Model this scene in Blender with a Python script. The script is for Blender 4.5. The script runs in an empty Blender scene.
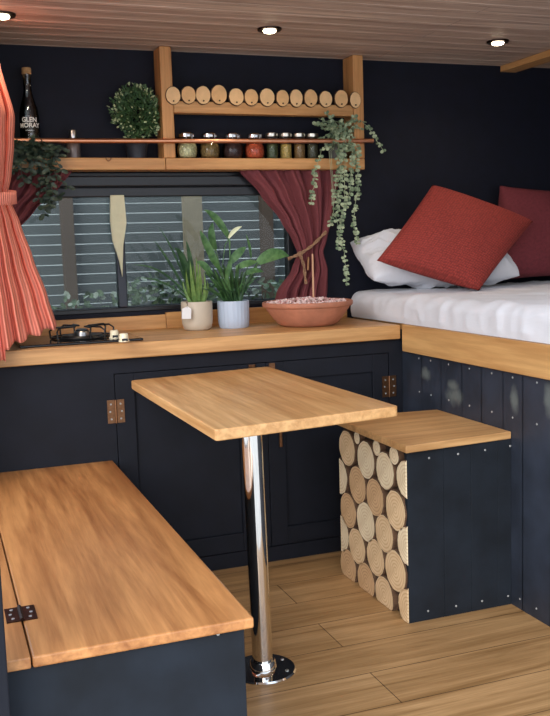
import bpy, bmesh, math, random
from mathutils import Vector, Matrix, noise as mnoise
random.seed(11)
S = bpy.context.scene
COL = S.collection
R = math.radians
# ---------------------------------------------------------------- camera
F, PITCH, ROLL, YAW, EYE = 920.55, -.1204, .0319, .3527, 1.2252
cyw, syw, cpt, spt, crl, srl = math.cos(YAW), math.sin(YAW), math.cos(PITCH), math.sin(PITCH), math.cos(ROLL), math.sin(ROLL)
r0 = Vector((cyw, -syw, 0)); h0 = Vector((syw, cyw, 0)); z0 = Vector((0, 0, 1))
fw = cpt*h0 + spt*z0; u0 = -spt*h0 + cpt*z0
rt = crl*r0 - srl*u0; up = srl*r0 + crl*u0
cam = bpy.data.cameras.new('camera'); co = bpy.data.objects.new('camera', cam); COL.objects.link(co)
M4 = Matrix((rt, up, -fw)).transposed().to_4x4(); M4.translation = Vector((0, 0, EYE)); co.matrix_world = M4
cam.sensor_fit = 'HORIZONTAL'; cam.sensor_width = 36; cam.lens = F*36/550; cam.clip_start = .05
S.camera = co
# ---------------------------------------------------------------- world, sun, exposure
w = bpy.data.worlds.new('sky'); S.world = w; w.use_nodes = True
nt = w.node_tree; nt.nodes.clear()
out = nt.nodes.new('ShaderNodeOutputWorld'); bg = nt.nodes.new('ShaderNodeBackground')
tc = nt.nodes.new('ShaderNodeTexCoord'); sp = nt.nodes.new('ShaderNodeSeparateXYZ'); rp = nt.nodes.new('ShaderNodeValToRGB')
nt.links.new(tc.outputs['Generated'], sp.inputs[0]); nt.links.new(sp.outputs['Z'], rp.inputs[0])
rp.color_ramp.elements[0].position = 0.0; rp.color_ramp.elements[0].color = (.80, .86, .94, 1)
rp.color_ramp.elements[1].position = .7; rp.color_ramp.elements[1].color = (.62, .76, 1, 1)
nt.links.new(rp.outputs[0], bg.inputs[0]); nt.links.new(bg.outputs[0], out.inputs[0]); bg.inputs[1].default_value = 2.0
sun = bpy.data.lights.new('sun', 'SUN'); sun.energy = 2.6; sun.angle = R(50); sun.color = (1, .96, .91)
so = bpy.data.objects.new('sun', sun); COL.objects.link(so)
so.rotation_euler = Vector((.60, .66, -.46)).to_track_quat('-Z', 'Y').to_euler()
S.view_settings.view_transform = 'Standard'; S.view_settings.look = 'None'
S.view_settings.exposure = 0.24; S.view_settings.gamma = 1; S.view_settings.use_curve_mapping = False


def at(px, py, x=None, y=None, z=None):
    """the point of the place seen at a photo pixel, on a plane of known x, y or z"""
    d = fw*F + rt*(px-275) - up*(py-358)
    t = x/d.x if x is not None else (y/d.y if y is not None else (z-EYE)/d.z)
    return Vector((0, 0, EYE)) + d*t

# ---------------------------------------------------------------- materials
def nm(name):
    m = bpy.data.materials.new(name); m.use_nodes = True
    return m, m.node_tree, m.node_tree.nodes['Principled BSDF']
def sr(r, g, b):
    f = lambda c: (c/255/12.92) if c < 10.3 else ((c/255+.055)/1.055)**2.4
    return (f(r), f(g), f(b), 1)
def ramp(t, stops):
    n = t.nodes.new('ShaderNodeValToRGB'); e = n.color_ramp.elements
    e[0].position, e[0].color = stops[0]; e[1].position, e[1].color = stops[-1]
    for p, c in stops[1:-1]:
        q = e.new(p); q.color = c
    return n
def coords(t, scale, rot=(0, 0, 0), which='Object'):
    c = t.nodes.new('ShaderNodeTexCoord'); m = t.nodes.new('ShaderNodeMapping')
    m.inputs['Scale'].default_value = scale; m.inputs['Rotation'].default_value = rot
    t.links.new(c.outputs[which], m.inputs[0]); return m
def noise(t, vec, scale, detail=4, rough=.55, dist=0):
    n = t.nodes.new('ShaderNodeTexNoise'); n.inputs['Scale'].default_value = scale
    n.inputs['Detail'].default_value = detail; n.inputs['Roughness'].default_value = rough
    n.inputs['Distortion'].default_value = dist
    t.links.new(vec.outputs[0], n.inputs['Vector']); return n
def bump(t, b, src, strength, dist=.002):
    n = t.nodes.new('ShaderNodeBump'); n.inputs['Strength'].default_value = strength; n.inputs['Distance'].default_value = dist
    t.links.new(src, n.inputs['Height']); t.links.new(n.outputs[0], b.inputs['Normal'])
def mix(t, mode, fac, a, b):
    n = t.nodes.new('ShaderNodeMix'); n.data_type = 'RGBA'; n.blend_type = mode
    n.inputs[0].default_value = fac if isinstance(fac, float) else 0
    if not isinstance(fac, float): t.links.new(fac, n.inputs[0])
    for k, v in ((6, a), (7, b)):
        if isinstance(v, tuple): n.inputs[k].default_value = v
        else: t.links.new(v, n.inputs[k])
    return n.outputs[2]
def plain(name, col, rough=.6, metal=0, var=.0, scale=30, bmp=0):
    m, t, b = nm(name); b.inputs['Roughness'].default_value = rough; b.inputs['Metallic'].default_value = metal
    v = coords(t, (1, 1, 1)); n = noise(t, v, scale)
    lo = tuple(c*(1-var) for c in col[:3])+(1,); hi = tuple(min(1, c*(1+var)) for c in col[:3])+(1,)
    r = ramp(t, [(.3, lo), (.7, hi)]); t.links.new(n.outputs[0], r.inputs[0]); t.links.new(r.outputs[0], b.inputs['Base Color'])
    if bmp: bump(t, b, n.outputs[0], bmp)
    return m
def wood(name, light, dark, axis='y', rough=.45, grain=1.0, strips=0, streak=.5):
    """long grain along one axis; strips = width of the glued boards"""
    m, t, b = nm(name); b.inputs['Roughness'].default_value = rough
    sc = {'x': (1.6, 26, 26), 'y': (26, 1.6, 26), 'z': (26, 26, 1.6)}[axis]
    v = coords(t, tuple(s*grain for s in sc))
    n1 = noise(t, v, 1.0, 6, .6, .6)
    v2 = coords(t, tuple(s*grain*3.5 for s in sc)); n2 = noise(t, v2, 1.0, 3, .6, .2)
    v3 = coords(t, tuple(s*grain*.22 for s in sc)); n3 = noise(t, v3, 1.0, 3, .5, 1.2)
    mid = tuple((a+c)/2 for a, c in zip(light, dark))
    r1 = ramp(t, [(.30, dark), (.47, mid), (.62, light)]); t.links.new(n1.outputs[0], r1.inputs[0])
    r2 = ramp(t, [(.35, (.72, .68, .62, 1)), (.6, (1, 1, 1, 1))]); t.links.new(n2.outputs[0], r2.inputs[0])
    r3 = ramp(t, [(.3, (.74, .68, .60, 1)), (.7, (1.0, 1, 1, 1))]); t.links.new(n3.outputs[0], r3.inputs[0])
    c = mix(t, 'MULTIPLY', streak, r1.outputs[0], r2.outputs[0])
    c = mix(t, 'MULTIPLY', .8, c, r3.outputs[0])
    t.links.new(c, b.inputs['Base Color'])
    bump(t, b, n2.outputs[0], .12, .001)
    return m
def planks(name, light, dark, length, height, rough, tone, line=.0015, seam=(.08, .05, .03, 1)):
    m, t, b = nm(name); b.inputs['Roughness'].default_value = rough
    v = coords(t, (1, 1, 1)); br = t.nodes.new('ShaderNodeTexBrick'); t.links.new(v.outputs[0], br.inputs['Vector'])
    br.inputs['Scale'].default_value = 1; br.inputs['Brick Width'].default_value = length; br.inputs['Row Height'].default_value = height
    br.inputs['Mortar Size'].default_value = line; br.inputs['Mortar Smooth'].default_value = .3; br.offset = .37; br.inputs['Bias'].default_value = 0
    br.inputs['Color1'].default_value = (1, 1, 1, 1); br.inputs['Color2'].default_value = tone; br.inputs['Mortar'].default_value = seam
    v1 = coords(t, (1.4, 22, 22)); n1 = noise(t, v1, 1, 6, .62, .8)
    v2 = coords(t, (5, 120, 120)); n2 = noise(t, v2, 1, 3, .6)
    mid = tuple((a+c)/2 for a, c in zip(light, dark))
    r1 = ramp(t, [(.32, dark), (.48, mid), (.66, light)]); t.links.new(n1.outputs[0], r1.inputs[0])
    r2 = ramp(t, [(.35, (.7, .66, .6, 1)), (.6, (1, 1, 1, 1))]); t.links.new(n2.outputs[0], r2.inputs[0])
    c = mix(t, 'MULTIPLY', .6, r1.outputs[0], r2.outputs[0]); c = mix(t, 'MULTIPLY', 1.0, c, br.outputs['Color'])
    t.links.new(c, b.inputs['Base Color']); bump(t, b, n2.outputs[0], .08, .001)
    return m
def glassy(name, tint, ior=1.45, rough=.0):
    """thin clear glass: see-through tint plus a fresnel reflection"""
    m = bpy.data.materials.new(name); m.use_nodes = True; t = m.node_tree; t.nodes.clear()
    o = t.nodes.new('ShaderNodeOutputMaterial'); a = t.nodes.new('ShaderNodeBsdfTransparent'); g = t.nodes.new('ShaderNodeBsdfGlossy')
    a.inputs[0].default_value = tint; g.inputs['Roughness'].default_value = rough
    fr = t.nodes.new('ShaderNodeFresnel'); fr.inputs[0].default_value = ior
    mx = t.nodes.new('ShaderNodeMixShader'); t.links.new(fr.outputs[0], mx.inputs[0])
    t.links.new(a.outputs[0], mx.inputs[1]); t.links.new(g.outputs[0], mx.inputs[2]); t.links.new(mx.outputs[0], o.inputs[0])
    return m
def fabric(name, col, kind, scale, strength=.6, var=.2, rough=.9):
    m, t, b = nm(name); b.inputs['Roughness'].default_value = rough
    if 'Sheen Weight' in b.inputs: b.inputs['Sheen Weight'].default_value = .25; b.inputs['Sheen Tint'].default_value = col
    v = coords(t, (1, 1, 1), which='UV')
    if kind == 'rib':
        n = t.nodes.new('ShaderNodeTexWave'); n.inputs['Scale'].default_value = scale; n.bands_direction = 'X'; h = n.outputs['Fac']
        n.inputs['Distortion'].default_value = .3
        t.links.new(v.outputs[0], n.inputs[0])
    elif kind == 'waffle':
        n = t.nodes.new('ShaderNodeTexVoronoi'); n.inputs['Scale'].default_value = scale; n.inputs['Randomness'].default_value = .3; h = n.outputs['Distance']
        t.links.new(v.outputs[0], n.inputs['Vector'])
    else:
        n = noise(t, v, scale, 5, .7); h = n.outputs[0]
    lo = tuple(c*(1-var) for c in col[:3])+(1,); hi = tuple(min(1, c*(1+var)) for c in col[:3])+(1,)
    stops = [(.15, lo), (.85, hi)] if kind != 'waffle' else [(.1, hi), (.6, lo)]
    r = ramp(t, stops); t.links.new(h, r.inputs[0]); t.links.new(r.outputs[0], b.inputs['Base Color'])
    bump(t, b, h, strength, .004 if kind != 'waffle' else -.004)
    return m
def leafmat(name, a, c, rough=.5):
    m, t, b = nm(name); b.inputs['Roughness'].default_value = rough
    n = noise(t, coords(t, (1, 1, 1)), 45, 3); r = ramp(t, [(.3, a), (.7, c)]); t.links.new(n.outputs[0], r.inputs[0])
    t.links.new(r.outputs[0], b.inputs['Base Color']); return m
def rings(name, light, dark, seed):
    """sawn log end: rings round the log's own axis (object coordinates, x along the log)"""
    m, t, b = nm(name); b.inputs['Roughness'].default_value = .8
    v = coords(t, (0, 1, 1)); ns = noise(t, coords(t, (1, 1, 1)), 14, 3)
    wv = t.nodes.new('ShaderNodeTexWave'); wv.wave_type = 'RINGS'; wv.rings_direction = 'X'; wv.inputs['Scale'].default_value = 27
    wv.inputs['Distortion'].default_value = 2.2; wv.inputs['Detail'].default_value = 2; wv.inputs['Detail Scale'].default_value = .6
    t.links.new(v.outputs[0], wv.inputs[0])
    r = ramp(t, [(.05, tuple(c*.55+l*.45 for c, l in zip(dark[:3], light[:3]))+(1,)), (.5, light)]); t.links.new(wv.outputs['Fac'], r.inputs[0])
    r2 = ramp(t, [(.3, (.8, .74, .68, 1)), (.7, (1, 1, 1, 1))]); t.links.new(ns.outputs[0], r2.inputs[0])
    t.links.new(mix(t, 'MULTIPLY', .8, r.outputs[0], r2.outputs[0]), b.inputs['Base Color']); return m

NAVY = plain('navy paint', (.0050, .0063, .0115, 1), .55, 0, .25, 9, .12)
NAVYP = plain('navy painted boards', (.0075, .0110, .0165, 1), .5, 0, .4, 7, .2)
NAVYW = plain('navy wall paint', (.0043, .0056, .0140, 1), .8, 0, .2, 14, .15)
BLACK = plain('black plastic', (.009, .010, .013, 1), .4, 0, .15)
GROOVE = plain('bark', sr(92, 66, 46), .9, 0, .4, 60, .5)
PINE_X = wood('oiled pine along x', sr(230, 178, 116), sr(190, 134, 78), 'x')
PINE_Y = wood('oiled pine along y', sr(230, 178, 116), sr(190, 134, 78), 'y')
PINE_Z = wood('oiled pine upright', sr(226, 168, 106), sr(184, 126, 72), 'z')
TABLE_Y = wood('table top wood', sr(228, 180, 122), sr(192, 140, 84), 'y', .38)
BENCH_Y = wood('bench lid wood', sr(208, 146, 88), sr(156, 98, 52), 'y', .38, .8, 0, .7)
STOOL_X = wood('stool top wood', sr(220, 174, 118), sr(184, 136, 84), 'x', .5)
COUNTER_X = wood('worktop wood', sr(222, 174, 116), sr(182, 132, 78), 'x', .42)
RAIL_Y = wood('bed rail wood', sr(222, 176, 116), sr(182, 132, 78), 'y', .5, .7)
FLOORM = planks('oak floor', sr(200, 158, 108), sr(150, 112, 68), 1.1, .19, .42, (.86, .84, .80, 1))
CEILM = planks('ceiling boards', sr(222, 198, 178), sr(178, 152, 134), 3.0, .095, .6, (.84, .82, .82, 1), .0012)
FENCEM = plain('weathered fence boards', sr(112, 116, 118), .9, 0, .12, 3)
FPOSTM = plain('brown fence post', sr(112, 92, 80), .9, 0, .12, 3)
CHROME = plain('polished steel', (.78, .75, .70, 1), .07, 1, .02)
STEEL = plain('brushed steel', (.6, .6, .6, 1), .28, 1, .05)
BRASS = plain('aged bronze', sr(128, 92, 66), .38, 1, .2, 120)
COPPER = plain('copper', sr(218, 156, 122), .32, 1, .1, 20)
SCREW = plain('pale screw head', (.36, .36, .34, 1), .4, .3, .1)
SCUFF = plain('worn chalky paint', sr(112, 122, 118), .9, 0, .4, 40)
CORAL = fabric('coral corduroy', sr(244, 142, 120), 'rib', 8, .7, .28)
WINE = fabric('burgundy curtain', sr(116, 56, 60), 'noise', 60, .2, .14)
TERRA = fabric('terracotta waffle fabric', sr(150, 54, 46), 'waffle', 44, 1.0, .32)
BURG = fabric('burgundy plush fabric', sr(108, 42, 50), 'noise', 34, .8, .42)
SHEET = fabric('white cotton', (.68, .69, .73, 1), 'noise', 30, .25, .04)
ROPE = plain('rope', sr(150, 116, 88), .9, 0, .35, 160, .8)
TERRACOTTA = plain('terracotta clay', sr(174, 114, 88), .6, 0, .18, 16, .1)
BEIGE = plain('beige glaze', sr(196, 184, 164), .5, 0, .06, 12)
BLUEC = plain('pale blue glaze', sr(176, 190, 208), .45, 0, .06, 12)
WHITEC = plain('white paper', (.8, .8, .8, 1), .6)
CREAM = plain('cream plastic', sr(228, 216, 184), .35)
SOIL = plain('soil', (.02, .014, .01, 1), 1, 0, .5, 90, .8)
PEBBLE = plain('white and pink gravel', sr(214, 190, 188), .8, 0, .45, 70, 1)
ENAMEL = plain('black enamel', (.008, .008, .009, 1), .3)
HOBGLASS = plain('black hob glass', (.006, .006, .008, 1), .08)
GLASS = glassy('clear glass', (.90, .94, .93, 1)); WINGLASS = glassy('tinted window glass', (.54, .575, .56, 1), 1.28, .0)
BOTTLEG = glassy('bottle glass', (.86, .90, .89, 1), 1.9)
CORK = plain('cork', sr(186, 146, 98), .8, 0, .2, 90)
LEAF = leafmat('green leaf', sr(46, 86, 44), sr(88, 128, 74)); LEAFD = leafmat('dark green leaf', sr(28, 58, 36), sr(64, 100, 62))
ALOE = leafmat('aloe leaf', sr(72, 108, 50), sr(122, 152, 80)); IVY = leafmat('dark ivy leaf', sr(24, 38, 32), sr(60, 78, 62))
EUC = leafmat('grey green leaf', sr(128, 146, 116), sr(184, 196, 160), .7); EUCD = leafmat('mid green leaf', sr(84, 106, 80), sr(138, 156, 122), .7)
BOX = leafmat('boxwood leaf', sr(40, 72, 42), sr(86, 118, 70)); BOXT = leafmat('pale boxwood tip', sr(150, 168, 116), sr(200, 210, 165))
STEM = plain('stem', sr(98, 120, 76), .7)
PETAL = plain('white petal', sr(222, 226, 190), .6)
HEDGE = leafmat('hedge leaf', sr(70, 92, 66), sr(150, 168, 128)); HEDGEW = leafmat('pale hedge leaf', sr(170, 180, 160), sr(226, 230, 214))
PALE = plain('pale cream cloth', sr(206, 202, 170), .8, 0, .05)
TANB = plain('tan board', sr(186, 166, 140), .8, 0, .1)
GROUND = plain('paving', (.55, .52, .47, 1), .9, 0, .3, 3, .3)
LAMP, _t, _b = nm('lit lamp lens'); _b.inputs['Emission Color'].default_value = (1, .82, .55, 1); _b.inputs['Emission Strength'].default_value = 22
_b.inputs['Base Color'].default_value = (.9, .85, .75, 1)
SPICE = {k: plain('spice '+k, sr(*c), .9, 0, .45, 130, .6) for k, c in dict(pale=(222, 206, 160), mixed=(150, 120, 74), dark=(72, 46, 44),
         red=(214, 96, 60), herb=(92, 98, 62), yellow=(206, 172, 96), brown=(150, 112, 66), moss=(86, 82, 60)).items()}

BEDP = plain('worn navy bed boards', (.0215, .0275, .0415, 1), .5, 0, .4, 7, .2)
t = BEDP.node_tree; b = t.nodes['Principled BSDF']; base = b.inputs['Base Color'].links[0].from_socket; mask = None
tcn = t.nodes.new('ShaderNodeTexCoord'); nz = t.nodes.new('ShaderNodeTexNoise'); nz.inputs['Scale'].default_value = 26; t.links.new(tcn.outputs['Object'], nz.inputs[0])
for (cx_, cy_, cz_), (ry_, rz_) in (((-.642, -.112, .662), (.075, .040)), ((-.642, -.10, .70), (.045, .03)), ((-.642, -.478, .700), (.030, .055)), ((-.642, -.660, .735), (.03, .07)), ((-.642, .10, .72), (.05, .03))):
    v1 = t.nodes.new('ShaderNodeVectorMath'); v1.operation = 'SUBTRACT'; t.links.new(tcn.outputs['Object'], v1.inputs[0]); v1.inputs[1].default_value = (cx_, cy_, cz_)
    v2 = t.nodes.new('ShaderNodeVectorMath'); v2.operation = 'MULTIPLY'; t.links.new(v1.outputs[0], v2.inputs[0]); v2.inputs[1].default_value = (0, 1/ry_, 1/rz_)
    v3 = t.nodes.new('ShaderNodeVectorMath'); v3.operation = 'LENGTH'; t.links.new(v2.outputs[0], v3.inputs[0])
    ad = t.nodes.new('ShaderNodeMath'); ad.operation = 'ADD'; t.links.new(v3.outputs['Value'], ad.inputs[0]); t.links.new(nz.outputs[0], ad.inputs[1])
    mr = t.nodes.new('ShaderNodeMapRange'); t.links.new(ad.outputs[0], mr.inputs[0]); mr.inputs[1].default_value = 1.45; mr.inputs[2].default_value = .75; mr.inputs[3].default_value = 0; mr.inputs[4].default_value = .42
    if mask is None: mask = mr.outputs[0]
    else:
        mx_ = t.nodes.new('ShaderNodeMath'); mx_.operation = 'MAXIMUM'; t.links.new(mask, mx_.inputs[0]); t.links.new(mr.outputs[0], mx_.inputs[1]); mask = mx_.outputs[0]
t.links.new(mix(t, 'MIX', mask, base, sr(132, 140, 132)), b.inputs['Base Color'])
for q_ in (NAVY, NAVYP, NAVYW): q_.node_tree.nodes['Principled BSDF'].inputs['Specular IOR Level'].default_value = .3; q_.node_tree.nodes['Principled BSDF'].inputs['Roughness'].default_value = .7
# ---------------------------------------------------------------- mesh kit
WL = {}
class MB:
    def __init__(s): s.bm = bmesh.new(); s.mi = 0; s.uv = s.bm.loops.layers.uv.new('UVMap')
    def face(s, vs):
        try: f = s.bm.faces.new(vs)
        except ValueError: return None
        f.material_index = s.mi; return f
    def box(s, x0, x1, y0, y1, z0, z1):
        v = [s.bm.verts.new((x, y, z)) for z in (z0, z1) for y in (y0, y1) for x in (x0, x1)]
        for q in ((0, 2, 3, 1), (4, 5, 7, 6), (0, 1, 5, 4), (2, 6, 7, 3), (0, 4, 6, 2), (1, 3, 7, 5)): s.face([v[i] for i in q])
        return s
    def prism(s, pts, axis, a0, a1):
        f = {'z': lambda p, a: (p[0], p[1], a), 'x': lambda p, a: (a, p[0], p[1]), 'y': lambda p, a: (p[0], a, p[1])}[axis]
        A = [s.bm.verts.new(f(p, a0)) for p in pts]; B = [s.bm.verts.new(f(p, a1)) for p in pts]; n = len(pts)
        s.face(A[::-1]); s.face(B)
        for i in range(n): s.face([A[i], A[(i+1) % n], B[(i+1) % n], B[i]])
        return s
    def tube(s, path, r, n=8, cap=True):
        path = [Vector(p) for p in path]; rs = r if isinstance(r, (list, tuple)) else [r]*len(path); prev = None; nrm = None
        for i, p in enumerate(path):
            t = (path[min(i+1, len(path)-1)]-path[max(i-1, 0)]).normalized()
            if nrm is None: nrm = t.orthogonal().normalized()
            else: nrm = (nrm-t*nrm.dot(t)).normalized()
            b = t.cross(nrm)
            ring = [s.bm.verts.new(p+(nrm*math.cos(2*math.pi*k/n)+b*math.sin(2*math.pi*k/n))*rs[i]) for k in range(n)]
            if prev:
                for k in range(n): s.face([prev[k], prev[(k+1) % n], ring[(k+1) % n], ring[k]])
            elif cap: s.face(ring[::-1])
            prev = ring
        if cap: s.face(prev)
        return s
    def lathe(s, cx, cy, z, prof, n=32, wob=None):
        prev = None
        for i, (r, h) in enumerate(prof):
            if r < 1e-5: ring = [s.bm.verts.new((cx, cy, z+h))]
            else: ring = [s.bm.verts.new((cx+r*math.cos(2*math.pi*k/n)*(wob(k, i) if wob else 1), cy+r*math.sin(2*math.pi*k/n)*(wob(k, i) if wob else 1), z+h)) for k in range(n)]
            if prev:
                for k in range(n):
                    a, b = prev[k % len(prev)], prev[(k+1) % len(prev)]; c, d = ring[(k+1) % len(ring)], ring[k % len(ring)]
                    vs = []
                    for q in (a, b, c, d):
                        if q not in vs: vs.append(q)
                    if len(vs) > 2: s.face(vs)
            elif len(ring) > 1 and prof[0][0] > 0: s.face(ring[::-1])
            prev = ring
        if len(prev) > 1: s.face(prev)
        return s
    def surf(s, fn, nu, nv, us=1, vs=1):
        g = [[s.bm.verts.new(fn(i/nu, j/nv)) for i in range(nu+1)] for j in range(nv+1)]
        for j in range(nv):
            for i in range(nu):
                f = s.face([g[j][i], g[j][i+1], g[j+1][i+1], g[j+1][i]])
                if f:
                    for l, (a, b) in zip(f.loops, ((i, j), (i+1, j), (i+1, j+1), (i, j+1))): l[s.uv].uv = (a/nu*us, b/nv*vs)
        return s
    def blade(s, a, c, b, w, n=7, face=Vector((0, -1, .35)), fold=.25, shape=None):
        """a leaf blade on a quadratic curve from a over c to b"""
        a, c, b = Vector(a), Vector(c), Vector(b); rows = []
        shape = shape or (lambda t: math.sin(math.pi*min(1, .12+.88*t))**.8 if t < 1 else 0)
        for i in range(n+1):
            t = i/n; p = a*(1-t)**2+c*2*t*(1-t)+b*t*t; tg = ((c-a)*(1-t)+(b-c)*t).normalized()
            sd = tg.cross(face); sd = sd.normalized() if sd.length > 1e-4 else Vector((1, 0, 0)); nn = sd.cross(tg)
            h = w/2*shape(t)
            if h < w*.03: rows.append([s.bm.verts.new(p)])
            else: rows.append([s.bm.verts.new(p-sd*h+nn*h*fold), s.bm.verts.new(p), s.bm.verts.new(p+sd*h+nn*h*fold)])
        for q, r in zip(rows, rows[1:]):
            if len(q) == 3 and len(r) == 3:
                s.face([q[0], q[1], r[1], r[0]]); s.face([q[1], q[2], r[2], r[1]])
            elif len(q) == 3: s.face([q[0], q[1], r[0]]); s.face([q[1], q[2], r[0]])
            elif len(r) == 3: s.face([q[0], r[1], r[0]]); s.face([q[0], r[2], r[1]])
        return s
    def disc_leaf(s, p, d, nrm, ln, w):
        """small roundish leaf, slightly cupped"""
        p = Vector(p); d = d.normalized(); sd = d.cross(nrm)
        sd = sd.normalized() if sd.length > 1e-4 else d.orthogonal().normalized(); k = sd.cross(d)
        c = s.bm.verts.new(p+d*ln*.5-k*w*.12)
        ring = [s.bm.verts.new(p+d*ln*(.5-.5*math.cos(q))+sd*w*.5*math.sin(q)) for q in [i*math.pi/3 for i in range(6)]]
        for i in range(6): s.face([c, ring[i], ring[(i+1) % 6]])
        return s
    def build(s, name, mats, parent=None, smooth=False, bevel=0, seg=2, origin=None, solid=0, subd=0, sharp=40, local=False):
        mats = mats if isinstance(mats, (list, tuple)) else [mats]
        bmesh.ops.recalc_face_normals(s.bm, faces=s.bm.faces)
        if parent is not None and not local: off = WL[parent.name]
        elif origin is not None: off = Vector(origin)
        else: off = Vector((0, 0, 0))
        if off.length: bmesh.ops.translate(s.bm, verts=s.bm.verts, vec=-off)
        me = bpy.data.meshes.new(name); s.bm.to_mesh(me); s.bm.free()
        for m in mats: me.materials.append(m)
        if smooth:
            me.polygons.foreach_set('use_smooth', [True]*len(me.polygons))
            if sharp: me.set_sharp_from_angle(angle=R(sharp))
        o = bpy.data.objects.new(name, me); COL.objects.link(o)
        if parent is not None: o.parent = parent; WL[o.name] = WL[parent.name]
        else: o.location = off; WL[o.name] = off
        if solid: k = o.modifiers.new('thick', 'SOLIDIFY'); k.thickness = solid; k.offset = 0
        if subd: k = o.modifiers.new('sub', 'SUBSURF'); k.levels = subd; k.render_levels = subd
        if bevel: k = o.modifiers.new('bevel', 'BEVEL'); k.width = bevel; k.segments = seg; k.limit_method = 'ANGLE'; k.angle_limit = R(35)
        return o
def tag(o, label, cat, group=None, kind=None):
    o['label'] = label; o['category'] = cat
    if group: o['group'] = group
    if kind: o['kind'] = kind
    return o
def thing(name, loc, label, cat, group=None):
    o = bpy.data.objects.new(name, None); COL.objects.link(o); o.location = loc; o.empty_display_size = .05
    WL[o.name] = Vector(loc); return tag(o, label, cat, group)
def struct(o, label=None):
    o['kind'] = 'structure'
    if label: o['label'] = label
    return o
def placed(o, parent, loc):
    """a further copy of a small part at a world position"""
    c = o.copy(); COL.objects.link(c); c.parent = parent; c.location = Vector(loc)-WL[parent.name]; return c
def screw_mesh(axis):
    m = MB(); d = Vector(axis)
    m.tube([d*0, d*.0015, d*.0025], [.0036, .0036, .0018], 8)
    bmesh.ops.recalc_face_normals(m.bm, faces=m.bm.faces)
    me = bpy.data.meshes.new('screw'); m.bm.to_mesh(me); m.bm.free(); me.materials.append(SCREW); return me
SCR_F = screw_mesh((0, -1, 0)); SCR_L = screw_mesh((-1, 0, 0))
def screw(parent, loc, me):
    o = bpy.data.objects.new('screw', me); COL.objects.link(o); o.parent = parent; o.location = Vector(loc)-WL[parent.name]; return o
def grooves(edges, depth, width, thick):
    """section of a boarded panel along u: face at 0, back at thick, V-grooves at the given stations"""
    p = [(edges[0], 0)]
    for e in edges[1:-1]: p += [(e-width/2, 0), (e, depth), (e+width/2, 0)]
    return p+[(edges[-1], 0), (edges[-1], thick), (edges[0], thick)]

# ================================================================ the van's shell
YW, YC, XB, ZC = 3.785, 3.285, 1.758, .9
XL, XR, CEIL = -.02, 3.2, 2.03
YF = 1.30
struct(MB().box(XL-.06, XR+.06, YF, YW+.06, -.05, 0).build('floor', FLOORM))
# boarded ceiling: shallow V-grooves between boards that run across the van
pr = [(YF, CEIL+.03)]; y = YF
sec = grooves([YF+k*.095 for k in range(int((YW+.06-YF)/.095)+1)]+[YW+.06], .005, .008, .03)
struct(MB().prism([(a, CEIL+b) for a, b in sec], 'x', XL-.06, XR+.06).build('ceiling', CEILM))
# window opening in the back wall
WX0, WX1, WZ0, WZ1 = .30, 1.50, .975, 1.545
m = MB(); m.box(XL-.06, WX0, YW, YW+.05, 0, CEIL); m.box(WX1, XR+.06, YW, YW+.05, 0, CEIL)
m.box(WX0, WX1, YW, YW+.05, 0, WZ0); m.box(WX0, WX1, YW, YW+.05, WZ1, CEIL)
struct(m.build('wall_back', NAVYW))
m = MB(); m.box(XL-.06, XL, 2.98, YW, 0, CEIL); m.box(XL-.06, XL, 1.706, 2.98, 0, .47)
struct(m.build('wall_left', NAVYW))
struct(MB().box(XR, XR+.06, YF, YW, 0, CEIL).build('wall_right', NAVYW))
m = MB(); m.box(2.5, XR, YF, YF+.06, 0, CEIL)
struct(m.build('wall_front', NAVYW))
struct(MB().box(XL-.06, .0775, 1.66, 1.705, 0, CEIL).build('trim_1', NAVY, bevel=.003), 'dark painted upright edging the doorway at far left')
struct(MB().box(2.56, 2.648, YF+.1, YW-.002, CEIL-.028, CEIL-.0005).build('trim_2', PINE_Y, bevel=.003), 'wooden batten across the ceiling boards at right')
# window
WIN = struct(MB().box(WX0, WX1, YW+.045, YW+.075, WZ0, WZ0+.022).build('window_1', BLACK), 'black framed tinted window behind the worktop')
m = MB()
m.box(WX0, WX0+.03, YW+.002, YW+.05, WZ0, WZ1); m.box(WX1-.03, WX1, YW+.002, YW+.05, WZ0, WZ1)
m.box(WX0+.03, WX1-.03, YW+.002, YW+.05, WZ0, WZ0+.02); m.box(WX0+.03, WX1-.03, YW+.002, YW+.05, WZ1-.09, WZ1)
m.build('window_frame', BLACK, WIN, bevel=.004)
m = MB(); m.box(WX0-.01, WX1+.01, YW-.022, YW-.001, WZ1-.058, WZ1-.016); m.box(WX0-.01, WX1+.01, YW-.012, YW-.001, WZ1-.10, WZ1-.060)
m.build('blind_cassette', BLACK, WIN, bevel=.005)
MB().box(.718, .754, YW+.004, YW+.048, WZ0+.02, WZ1-.09).build('mullion', plain('blue black frame', (.010, .013, .026, 1), .35), WIN, bevel=.004)
MB().box(WX0+.03, WX1-.03, YW+.026, YW+.030, WZ0+.02, WZ1-.09).build('pane', WINGLASS, WIN)

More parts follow.
